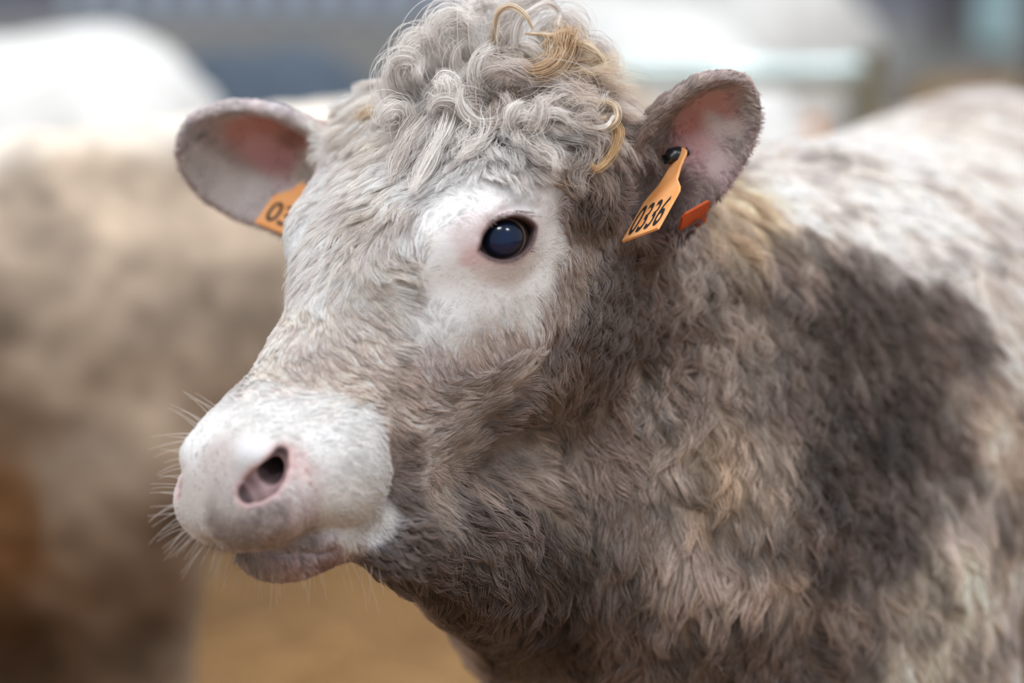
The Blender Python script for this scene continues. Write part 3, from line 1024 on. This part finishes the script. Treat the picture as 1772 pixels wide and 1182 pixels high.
BLO, TAN_, CRM = (206, 188, 162), (182, 156, 124), (214, 206, 196)
LOCKS = [
    ([(850, 110, 184), (856, 60, 182), (862, 24, 181), (884, 12, 180), (908, 26, 179), (922, 50, 179)], 60, .22, BLO),
    ([(900, 110, 184), (893, 70, 181), (900, 36, 180), (925, 14, 180), (950, 6, 181), (968, 22, 182), (966, 44, 181)], 60, .26, CRM),
    ([(985, 95, 184), (978, 66, 179), (972, 92, 178), (955, 114, 177), (925, 124, 177), (898, 118, 178)], 190, .75, TAN_),
    ([(930, 90, 183), (960, 62, 180), (990, 60, 180), (972, 66, 179), (935, 60, 179), (908, 58, 179)], 60, .22, BLO),
    ([(975, 90, 184), (1005, 78, 181), (1032, 92, 180), (1044, 114, 180), (1030, 128, 179), (1006, 122, 178)], 90, .35, BLO),
    ([(990, 130, 183), (1025, 108, 181), (1052, 132, 181), (1062, 160, 181), (1056, 182, 180)], 80, .35, BLO),
    ([(1000, 190, 180), (1012, 212, 178), (1042, 222, 177), (1066, 208, 177), (1064, 184, 178), (1042, 176, 178), (1026, 190, 178), (1034, 206, 177), (1050, 202, 177)], 46, .20, BLO),
    ([(990, 180, 181), (996, 205, 178), (1020, 220, 177), (1048, 219, 176), (1062, 200, 177)], 36, .16, CRM),
    ([(1050, 200, 181), (1070, 226, 178), (1064, 256, 177), (1046, 282, 176), (1030, 292, 175), (1024, 284, 175)], 90, .26, (190, 158, 114)),
    ([(700, 165, 186), (664, 150, 183), (650, 118, 182), (662, 96, 182), (690, 92, 181), (710, 106, 181), (712, 128, 180)], 190, 1.0, CRM),
    ([(740, 150, 186), (706, 118, 183), (690, 84, 182), (718, 64, 182), (750, 62, 181)], 150, 1.3, CRM),
    ([(780, 130, 186), (752, 84, 183), (756, 44, 182), (790, 30, 182), (824, 44, 181)], 190, 1.5, CRM),
    ([(820, 120, 186), (800, 70, 183), (806, 28, 183), (836, 4, 183), (860, 10, 182)], 190, 1.5, CRM),
    ([(870, 120, 187), (866, 60, 185), (888, 16, 185), (926, -6, 185), (958, 2, 184)], 190, 1.5, BE),
    ([(930, 120, 187), (944, 60, 185), (976, 38, 185), (1002, 54, 184), (1012, 80, 183)], 170, 1.4, BE),
    ([(970, 140, 186), (1000, 96, 184), (1030, 86, 184), (1050, 110, 183), (1052, 140, 182)], 170, 1.4, BE2),
    ([(830, 150, 182), (850, 128, 178), (880, 118, 177), (910, 130, 177), (925, 150, 177)], 130, 1.1, BE2),
    ([(900, 160, 181), (940, 148, 178), (980, 156, 177), (1000, 178, 177), (990, 200, 176)], 130, 1.1, BE2),
    ([(760, 190, 182), (778, 160, 178), (770, 140, 178), (750, 150, 178)], 90, 1.0, CRM),
    ([(680, 200, 183), (660, 178, 180), (640, 180, 179), (622, 200, 179)], 90, 1.0, CRM),
    ([(790, 190, 180), (776, 226, 177), (752, 262, 176), (722, 300, 175), (700, 330, 174)], 130, 1.0, CRM),
    ([(740, 200, 181), (700, 230, 178), (668, 270, 177), (650, 310, 176)], 110, 1.0, BE),
    ([(850, 200, 180), (838, 236, 176), (812, 262, 175), (790, 276, 174)], 110, 1.0, CRM),
    ([(900, 220, 179), (920, 252, 175), (950, 272, 174), (966, 296, 173)], 110, 1.0, BE),
    ([(1010, 230, 180), (1016, 270, 176), (1000, 306, 175), (1010, 336, 174)], 110, 1.0, TA),
]
if LOCKS:
    packs = [lock([(x_, y_, d_ - (1.2 if k2 else 0)) for k2, (x_, y_, d_) in enumerate(pt)], n, r, c, 100 + i) for i, (pt, n, r, c) in enumerate(LOCKS)]
    # smaller curls sprinkled between the named ones
    rgl = np.random.default_rng(5)
    k_ = 0
    while k_ < 60:
        px, py = rgl.uniform(640, 1070), rgl.uniform(90, 250)
        q, nq = hit(px, py)
        if q is None or hloc(q)[0] > -5.5 or hloc(q)[2] < 0 or np.linalg.norm(q - EAR_N[1]) < 9:
            continue
        k_ += 1
        d0 = project(q)[2]
        an = rgl.uniform(0, 6.28)
        sg = rgl.choice([-1, 1])
        rr = rgl.uniform(14, 40)
        up_ = np.array([(px - 850) / 260, -0.5 - rgl.random() * .5]) * 26
        pa = [(px, py, d0 + .3)]
        for m_ in range(1, 6):
            f = m_ / 5
            pa.append((px + up_[0] * f + rr * (math.cos(an + sg * f * 3.2) - math.cos(an)) * f ** .5, py + up_[1] * f + rr * (math.sin(an + sg * f * 3.2) - math.sin(an)) * f ** .5, d0 - .6 - 2.0 * math.sin(f * 2.4)))
        packs.append(lock(pa, 70, rgl.uniform(.5, 1.0), [CRM, BE, BLO, BE2][int(rgl.integers(0, 4))], 300 + k_))
    to_parent(hair_object('forelock_curls', *[np.concatenate([p_[i] for p_ in packs]) for i in range(3)], HM), calf)


def wisp(root, d, length, bend, K=9):
    t = np.linspace(0, 1, K)[:, None]
    return root[None] + d[None] * length * t + bend[None] * length * t ** 2


wh, wr, wc = [], [], []
rgw = np.random.default_rng(17)
for (x0, y0, x1, y1, dx, dy, n, l0, l1, rgb) in [
        (372, 700, 322, 745, -.85, -.75, 8, 1.6, 3.6, (226, 220, 214)), (322, 745, 308, 850, -1, .0, 12, 1.4, 3.0, (230, 226, 222)),
        (308, 850, 318, 915, -1, .3, 11, 1.2, 3.2, (238, 236, 234)), (318, 910, 370, 940, -.7, .8, 12, 1.2, 3.0, (226, 222, 220)),
        (370, 945, 430, 990, -.45, 1, 14, 1.0, 2.6, (196, 186, 178)), (430, 985, 590, 985, .0, 1, 22, .8, 2.4, (206, 190, 178)),
        (590, 960, 660, 975, .35, 1, 8, 1.4, 3.6, (206, 196, 188)), (345, 925, 400, 955, -.5, 1, 8, 1.0, 2.6, (96, 82, 74))]:
    for k_ in range(n):
        f = (k_ + rgw.random()) / n
        px, py = x0 + (x1 - x0) * f, y0 + (y1 - y0) * f
        q = None
        for st in range(14):                                    # step inwards until the line of sight meets the muzzle
            q, nq = hit(px + 5 * st * .8, py - 5 * st * (.9 if py > 920 else 0))
            if q is not None and hloc(q)[0] > 8:
                break
            q = None
        if q is None:
            continue
        d = nrm(vcam(dx + rgw.normal(0, .18), -dy + rgw.normal(0, .18), rgw.normal(-.1, .3)) + nq * .3)
        wh.append(wisp(q, d, rgw.uniform(l0, l1), vcam(0, -rgw.uniform(.0, .3), 0)))
        wr.append(np.linspace(.016, .005, 9))
        wc.append(srgb(*rgb))
for k_ in range(46):
    px, py = rgw.normal(362, 28), rgw.normal(806, 24)
    q, nq = hit(px, py)
    if q is not None:
        wh.append(wisp(q + nq * .02, nq, .06, nq * 0))
        wr.append(np.full(9, rgw.uniform(.03, .075)))
        wc.append(srgb(92, 84, 92))
if wh:
    to_parent(hair_object('whiskers', np.array(wh), np.array(wr), np.array(wc), HM), calf)
    for (c, n, i, j) in EYES:
        lp, lr, lc = [], [], []
        for k_ in range(64):
            upper = k_ < 44
            u = rgw.uniform(-1.3 if upper else -1.0, 2.1)
            v = (math.sqrt(max(0, 2.6 ** 2 - u * u)) - 1.07) * (1 if upper else -1)
            rt = c + i * u + j * v
            rt = c + nrm(rt - c + n * 1.75) * 2.62
            d = nrm(n * .75 + i * (u * .35) + j * (.35 if upper else -.6))
            lp.append(wisp(rt, d, rgw.uniform(.9, 1.7) if upper else rgw.uniform(.35, .7), -j * .55 * (1 if upper else -.2) + i * .2))
            lr.append(np.linspace(.02, .006, 9))
            lc.append(srgb(*((150, 136, 128) if rgw.random() < .45 else (70, 58, 54))))
        to_parent(hair_object('eyelashes', np.array(lp), np.array(lr), np.array(lc), HM), calf)


# ------------------------------------------------------------------ ear tags
def plate(name, outline, o3, w3, h3, thick, m, parent, label=None):
    n3 = nrm(np.cross(w3, h3))
    if n3 @ (C0 - o3) < 0:
        n3 = -n3
    m_ = len(outline)
    f = [o3 + w3 * u + h3 * v + n3 * (.35 * max(0, v - 1) ** 2) for u, v in outline]
    Vv = [Vector((p + n3 * thick / 2) / 100) for p in f] + [Vector((p - n3 * thick / 2) / 100) for p in f]
    Ff = [tuple(range(m_)), tuple(reversed(range(m_, 2 * m_)))] + [(i, i + m_, (i + 1) % m_ + m_, (i + 1) % m_) for i in range(m_)]
    me = bpy.data.meshes.new(name)
    me.from_pydata(Vv, [], Ff)
    import bmesh
    bm = bmesh.new()
    bm.from_mesh(me)
    bmesh.ops.recalc_face_normals(bm, faces=bm.faces[:])
    bmesh.ops.bevel(bm, geom=[e for e in bm.edges if e.calc_face_angle(0) > .6], offset=.0003, segments=2, affect='EDGES')
    bmesh.ops.triangulate(bm, faces=[f_ for f_ in bm.faces if len(f_.verts) > 4])
    bm.to_mesh(me)
    bm.free()
    ob = link(name, me, m)
    to_parent(ob, parent)
    if label:
        ob['label'] = label
    return ob, n3


def number(text, o3, w3, h3, n3, u0, v0, uw, vh, parent, m):
    cu = bpy.data.curves.new('tag_number', 'FONT')
    cu.body = text
    cu.extrude = 0.0
    cu.offset = 0.014
    tmp = bpy.data.objects.new('tmp', cu)
    COL.objects.link(tmp)
    bpy.context.view_layer.update()
    me = bpy.data.meshes.new_from_object(tmp.evaluated_get(bpy.context.evaluated_depsgraph_get()))
    bpy.data.objects.remove(tmp)
    xs = [v.co.x for v in me.vertices]
    ys = [v.co.y for v in me.vertices]
    for v in me.vertices:
        a = u0 + uw * (v.co.x - min(xs)) / (max(xs) - min(xs))
        b = v0 + vh * (v.co.y - min(ys)) / (max(ys) - min(ys))
        v.co = Vector((o3 + w3 * a + h3 * b + n3 * .115) / 100)
    me.name = 'tag_number'
    ob = link('tag_number', me, m)
    ob.parent = parent
    ob['label'] = 'black printed digits'
    return ob


TAGM = plain('tag_orange', (252, 188, 130), .42, noise=((248, 168, 100), 60))
TAGD = plain('tag_orange_deep', (206, 92, 40), .45, noise=((190, 78, 34), 60))
INK = plain('tag_ink', (44, 44, 48), .5)
BLK = plain('stud_black', (22, 24, 28), .3)
SHAPE = [(0, 0), (1, 0), (1, .92), (.93, 1.05), (.70, 1.30), (.62, 1.62)] + [(.44 + .20 * math.cos(a), 1.86 + .20 * math.sin(a)) for a in np.linspace(-.4, math.pi + .4, 12)] + [(.28, 1.62), (.2, 1.30), (.05, 1.05), (0, .92)]
q, nq = hit(1168, 272)
dtop = project(q)[2] - .9
w3, h3 = vcam(2.43, .81, -3.6), vcam(1.83, 3.15, 1.94)
o3 = P(1077, 419, dtop + 1.58 - 5.2)
# the tag swings on its neck: shear-free plate, only the top reaches the ear
tagN, n3 = plate('ear_tag', SHAPE, o3, w3, h3, .2, TAGM, calf, 'orange plastic plate printed 0336')
number('0336', o3, w3, h3, n3,   .06, .1, .88, .72, tagN, INK)
st = o3 + w3 * .44 + h3 * 1.86


def stud(p0, axis, r, L, parent):
    ax = Vector(nrm(axis))
    p0 = Vector(p0)
    prof = [(0, .55), (.25, .6), (.3, 1.0), (.62, 1.0), (.72, .9), (.75, .55), (1.0, .5)]
    me = tube_mesh('stud', [(p0 + ax * L * a) / 100 for a, _ in prof], [r * b / 100 for _, b in prof], 20)
    ob = link('stud', me, BLK)
    ob.parent = parent
    ob['label'] = 'black plastic stud'
    return ob


stud(P(1150, 276, dtop - 2.0), P(1192, 262, dtop - .4) - P(1150, 276, dtop - 2.0), .66, 2.4, tagN)
w3b, h3b = vcam(-2.2, -1.25, -1.2), vcam(.25, 1.6, -2.2)
plate('ear_tag', [(0, 0), (1, 0), (1, .9), (.9, 1), (.1, 1), (0, .9)], P(1220, 384, project(hit(1198, 388)[0])[2] + 1.2), w3b, h3b, .2, TAGD, calf, 'deep orange plate hanging behind the ear')
q, nq = hit(480, 345)
d_ = project(q)[2] if q is not None else 190
w3, h3 = vcam(4.6, -1.85, -.9), vcam(1.4, 2.4, 2.2)
o3 = P(441, 385, d_ - 3.2)
tagF, n3 = plate('ear_tag', SHAPE, o3, w3, h3, .2, TAGM, calf, 'orange plate printed 03 where it shows past the brow')
number('0336', o3, w3, h3, n3, .08, .16, .84, .66, tagF, INK)
stud(o3 + w3 * .44 + h3 * 1.86 + n3 * .8, -n3, .6, 1.6, tagF)


# ================================================================== the other cattle
def cattle_prims(head_low=0.0, belly=0.0):
    p = []
    p.append(cone((25, 0, 92), 24, (-45, 0, 93), 27, 6))
    p.append(cone((32, 0, 110), 8, (-62, 0, 111), 9, 8))
    p.append(ell((-62, 0, 97), (22, 23, 26), None, 8))
    p.append(ell((36, 0, 84), (18, 19, 26), None, 8))
    p.append(ell((-15, 0, 80 - belly), (40, 24, 20), None, 8))
    hz = -head_low
    N0, N1 = np.array([36, 0, 97.0]), np.array([74, 0, 110.0 + hz])
    p.append(cone(N0, 19, N1, 11.5, 8))
    p.append(cone((40, 0, 80), 10, N1 - (4, 0, 10), 6, 8))
    hd = np.array([80, 0, 114.0 + hz])
    fd = nrm(np.array([.78, 0, -.62]))
    ud = np.array([.62, 0, .78])
    p.append(ell(hd, (11, 9.5, 9.5), [fd, (0, 1, 0), ud], 5))
    p.append(cone(hd, 8.5, hd + fd * 30, 5.6, 4))
    p.append(ell(hd + fd * 32, (5.5, 6.8, 5.6), [fd, (0, 1, 0), ud], 3))
    p.append(cone(hd + fd * 4 - ud * 8, 6.5, hd + fd * 30 - ud * 5, 3.2, 4))
    for s in (1, -1):
        p.append(ell(hd + fd * 6 + np.array([0, 7.2 * s, 0]) + ud * 2, (3.4, 2.8, 3.2), None, 2))
        ea = nrm(np.array([-.25, s, -.05]))
        eb = np.cross(ea, (0, 0, 1.0))
        ec_ = hd - fd * 6 + ud * 2 + ea * 15
        A = np.stack([ea, nrm(eb), np.cross(ea, nrm(eb))])
        p.append(cone(hd - fd * 6 + ud * 2 + ea * 6, 3, hd - fd * 6 + ud * 2 + ea * 11, 3, 2))
        p.append(ell(ec_, (8.5, 2.4, 4.8), A, 2))
        p.append(ell(ec_ + np.array([2.2, 0, 0]), (7.2, 2.2, 3.8), A, 1, 's'))
        # legs
        f0 = np.array([30, 13.0 * s, 0])
        p.append(cone(f0 + (2, 0, 76), 12, f0 + (0, 0, 46), 6.8, 6))
        p.append(cone(f0 + (0, 0, 46), 6.6, f0 + (1, 0, 40), 5.4, 3))
        p.append(cone(f0 + (1, 0, 40), 5.2, f0 + (0, 0, 14), 3.9, 3))
        p.append(cone(f0 + (0, 0, 14), 4.4, f0 + (3, 0, 4.6), 4.6, 2))
        h0 = np.array([-66, 13.0 * s, 0])
        p.append(cone(h0 + (0, 0, 90), 17, h0 + (7, 0, 60), 10, 7))
        p.append(cone(h0 + (7, 0, 60), 10, h0 + (-10, 0, 42), 5.4, 4))
        p.append(cone(h0 + (-10, 0, 42), 5.4, h0 + (-6, 0, 14), 4.1, 3))
        p.append(cone(h0 + (-6, 0, 14), 4.5, h0 + (-3, 0, 4.6), 4.6, 2))
    p.append(cone((-80, 0, 108), 3.6, (-87, 0, 90), 2.4, 4))
    p.append(cone((-87, 0, 90), 2.4, (-87, 0, 60), 2.0, 2))
    p.append(cone((-87, 0, 60), 2.4, (-87, 0, 40), 3.4, 1.5))
    return p, hd, fd, ud


def make_cattle(name, label, loc, rz, paint, scale=1.0, head_low=0.0, group=None, cat='cow', tagged=True):
    pr, hd, fd, ud = cattle_prims(head_low)
    lo_ = np.min([q_['lo'] for q_ in pr], 0) - 3
    hi_ = np.max([q_['hi'] for q_ in pr], 0) + 3
    lo_[2] = 0.02
    V1, Q1 = polygonize(pr, *[np.arange(lo_[a_], hi_[a_], 1.35) for a_ in range(3)])
    N1 = vert_normals(V1, Q1)
    V1 = V1 + N1 * ((vnoise(V1, .22, 51) - .5) * .8 + (vnoise(V1, .6, 52) - .5) * .45)[:, None]
    V1[:, 2] = np.maximum(V1[:, 2], 0)
    root = empty(name, loc, rz)
    root.scale = (scale,) * 3
    tag(root, label, cat, group)
    c1 = paint(V1)
    mz = np.linalg.norm(V1 - (hd + fd * 36), axis=1)
    k1 = (1 - smoothstep(3.5, 7, mz))[:, None]
    c1 = c1 * (1 - k1) + srgb(222, 186, 180) * k1
    k2 = (1 - smoothstep(4, 6.5, V1[:, 2]))[:, None]
    c1 = c1 * (1 - k2) + srgb(92, 80, 68) * k2
    link('body', grid_mesh(name + '_body', V1, Q1, c1), skin_mat('short_coat', 90, .5, .8), root)
    for s_ in (1, -1):
        e_ = link('eyeball', tube_mesh('eyeball', [Vector(v) / 100 for v in [(0, -.6, 0), (0, .6, 0), (0, 1.2, 0), (0, 1.5, 0)]], [.017, .017, .012, .002], 14), BLK, root)
        e_.location = Vector(hd + fd * 6 + np.array([0, 8.9 * s_, 0]) + ud * 2) / 100
        e_.scale = (1, s_, 1)
        n_ = link('nostril', tube_mesh('nostril', [Vector(v) / 100 for v in [(0, 0, 0), (.5, 0, 0), (.8, 0, 0)]], [.012, .011, .004], 12), plain('nostril_dark', (70, 52, 52), .6), root)
        n_.location = Vector(hd + fd * 36.6 + np.array([0, 3.2 * s_, 0]) + ud * .5) / 100
        if tagged:
            ea = nrm(np.array([-.25, s_, -.05]))
            t_ = link('ear_tag', box_mesh('ear_tag', .004, .05, .06, .0015), TAGM, root)
            t_.location = Vector(hd - fd * 6 + ud * 2 + ea * 14 + np.array([2.4, 0, -5])) / 100
    return root


def blend(V1, base, spots, nz=.3, seed=60):
    c = np.tile(srgb(*base), (len(V1), 1))
    q_ = V1 + (np.stack([vnoise(V1, .09, seed + i) for i in range(3)], 1) - .5) * 14
    for (ctr, rad, rgb) in spots:
        d = np.sqrt((((q_ - np.array(ctr)) / np.array(rad)) ** 2).sum(1))
        w = (1 - smoothstep(.55, 1.15, d))[:, None]
        c = c * (1 - w) + srgb(*rgb) * w
    v = 1 + (vnoise(V1, .12, seed + 5) - .5) * nz * 1.6 + (vnoise(V1, .4, seed + 6) - .5) * nz
    return np.clip(c * v[:, None], 0, .92)


def ground_at(px, d):
    q_ = P(px, 591, d)
    return (q_[0] / 100, q_[1] / 100, 0)


TANC, DRK = (152, 136, 120), (88, 68, 52)
make_cattle('brown_cow', 'tan and brown cow standing out of focus behind the calf with 0336 tag', (-.345, 3.14, 0), math.pi + .80,
            lambda V1: blend(V1, TANC, [((36, 0, 66), (13, 30, 26), DRK), ((-5, 0, 96), (22, 40, 16), (150, 126, 106)), ((60, 0, 88), (14, 30, 14), DRK), ((-20, 0, 70), (40, 40, 9), (140, 118, 98)),
                                        ((0, 0, 122), (90, 14, 10), (222, 212, 200)), ((30, 0, 20), (20, 30, 18), (150, 128, 106)), ((12, 30, 80), (12, 14, 14), (194, 178, 162)), ((52, 0, 70), (9, 40, 16), (112, 82, 54)), ((10, 0, 60), (12, 40, 14), (104, 82, 64)), ((-30, 0, 100), (14, 40, 10), (120, 100, 84))], .6), .985, 8, 'cattle in the hall')
WHITE = lambda V1: blend(V1, (206, 206, 205), [((0, 0, 66), (70, 40, 12), (190, 182, 172)), ((-20, 0, 112), (12, 30, 8), (186, 180, 172))], .16, 80)
make_cattle('white_cow', 'white cow facing away to the side, rump beside the black cow', (-1.40, 4.75, 0), math.pi - .08, WHITE, 1.0, 10, 'cattle in the hall')
make_cattle('dark_cow', 'black cow with rump towards the calf, blue-grey haze painted into its coat', (-.68, 6.15, 0), math.pi / 2 + .32,
            lambda V1: blend(V1, (70, 82, 96), [], .15, 90), .94, 12, 'cattle in the hall', tagged=False)  # black coat painted blue-grey, haze put into its colour
make_cattle('white_cow', 'white cow with lowered pink muzzle behind the pen barrier', (.30, 6.0, 0), -1.3, WHITE, 1.05, 20, 'cattle in the hall')
make_cattle('white_cow', 'white cow with rump towards the pen barrier, near the straw bale', (.52, 8.3, 0), math.pi / 2 + .5, WHITE, 1.12, 8, 'cattle in the hall')

# ------------------------------------------------------------------ hall: floor, back wall, barriers, bales
fl = link('floor', box_mesh('floor', 26, 22, 0.2), plain('straw_ground', (112, 84, 54), .95, noise=((150, 114, 70), 2.2), bump=.6))
fl.location = (0, 7, -0.1)
fl['kind'] = 'structure'
wl = link('wall_back', box_mesh('wall_back', 26, .2, 1.0), plain('concrete', (150, 154, 156), .85, noise=((172, 175, 176), 1.2), bump=.2))
wl.location = (0, 13.1, .5)
wl['kind'] = 'structure'
up = link('upper_panel', box_mesh('upper_panel', 26, .1, 3.0), plain('cladding', (122, 130, 146), .6, noise=((150, 150, 166), .6)), wl)
up.location = (0, .02, 2.0)
SLATB = plain('slat_blue', (196, 216, 238), .45)
sm = box_mesh('slat', .10, .05, 1.6, .008)
for k_ in range(19):
    o = link('slat', sm, SLATB if k_ == 0 else None, wl)
    o.location = (-2.32 + .18 * k_, -.09, 1.32)
for nm, x, c_, w_ in (('post', 2.56, (178, 214, 222), .2), ('post', 2.30, (96, 92, 98), .1), ('post', -2.55, (206, 196, 176), .5)):
    o = link(nm, box_mesh('post', w_, .16, 2.4, .01), plain('post_%d' % int(x * 100), c_, .5), wl)
    o.location = (x, -.16, 1.55 if w_ < .3 else 2.0)

# pen rails in front of the white cow
GAL = plain('galvanised', (196, 212, 212), .35, .6)
bar = empty('pen_barrier', (.04, 4.28, 0), .1)
tag(bar, 'pale grey tubular pen gate between the calf and the white cows', 'barrier')
for z in (.38, .78, 1.17):
    link('rail', tube_mesh('rail', [(0, 0, z), (.6, 0, z)], .027), GAL, bar)
for x, y in ((0, 0), (.6, 0)):
    link('post', tube_mesh('post', [(x, y, 0), (x, y, 1.21)], .03), GAL, bar)
dk = empty('dark_gate_post', (1.72, 7.4, 0))
tag(dk, 'dark steel upright with base plate at the hall edge', 'post')
link('upright', box_mesh('upright', .26, .2, 1.75, .015), plain('dark_steel', (58, 62, 62), .5), dk).location = (0, 0, .9)
link('base_plate', box_mesh('base_plate', .4, .34, .03, .006), MATS['dark_steel'], dk).location = (0, 0, .015)
tr = empty('feed_trough', (2.45, 8.7, 0))
tag(tr, 'long pale concrete feed trough before the back wall', 'trough')
CON = plain('pale_concrete', (196, 194, 190), .8, noise=((208, 206, 204), 4))
for nm, sx, sy_, sz, x, y, z in (('front_wall', 2.4, .08, .5, 0, -.3, .5), ('rear_wall', 2.4, .08, .5, 0, .3, .5), ('base', 2.4, .68, .26, 0, 0, .13), ('end_wall', .08, .52, .5, -1.16, 0, .5), ('end_wall', .08, .52, .5, 1.16, 0, .5)):
    link(nm, box_mesh(nm, sx, sy_, sz, .01), CON, tr).location = (x, y, z)
STRAW = plain('straw_bale', (190, 160, 110), .9, noise=((160, 128, 80), 14), bump=.8)
for x, y, z, rz, lb in ((.9, 11.0, 0, .1, 'straw bale behind the feed trough, beside the dark upright'), (2.4, 11.3, 0, -.05, 'straw bale under the pale blue post'), (1.0, 6.7, 0, .3, 'straw bale between the white cows and the feed trough')):
    b_ = empty('straw_bale', (x, y, z), rz)
    tag(b_, lb, 'bale', 'straw bales in the hall')
    link('bale_body', box_mesh('bale_body', 1.1, .5, .75, .04), STRAW, b_).location = (0, 0, .375)
    for xx in (-.25, .25):
        link('twine', box_mesh('twine', .012, .515, .765, .004), plain('twine', (206, 120, 70), .7), b_).location = (xx, 0, .3825)

# loose straw on the floor
rgs = np.random.default_rng(23)
ns = 5200
cx_, cy_ = rgs.uniform(-3, 2.2, ns), rgs.uniform(2.2, 9.5, ns)
an, ln_ = rgs.uniform(0, math.pi, ns), rgs.uniform(.07, .26, ns)
zz, ti = rgs.uniform(.008, .05, ns), rgs.normal(0, .12, ns)
dxs, dys, dzs = np.cos(an) * ln_, np.sin(an) * ln_, np.maximum(ti * ln_, -.005)
mid = np.stack([cx_, cy_, zz], 1)
dv = np.stack([dxs, dys, dzs], 1) / 2
sd = np.stack([-np.sin(an), np.cos(an), 0 * an], 1) * .0035
uz = np.array([0, 0, .003])
VV = np.stack([mid - dv - sd, mid - dv + sd, mid + dv + sd, mid + dv - sd, mid - dv + uz, mid + dv + uz], 1).reshape(-1, 3)
FF = []
for k_ in range(ns):
    b0 = 6 * k_
    FF += [(b0, b0 + 3, b0 + 5, b0 + 4), (b0 + 1, b0 + 4, b0 + 5, b0 + 2), (b0, b0 + 1, b0 + 2, b0 + 3)]
me = bpy.data.meshes.new('loose_straw')
me.from_pydata(VV.tolist(), [], FF)
ls = link('loose_straw', me, plain('straw_stem', (190, 152, 98), .7, noise=((150, 112, 66), 2)))
ls.parent = fl
ls.matrix_parent_inverse = Matrix.Translation((0, -7, .1))
tag(ls, 'loose golden straw stems strewn over the hall floor', kind='stuff')
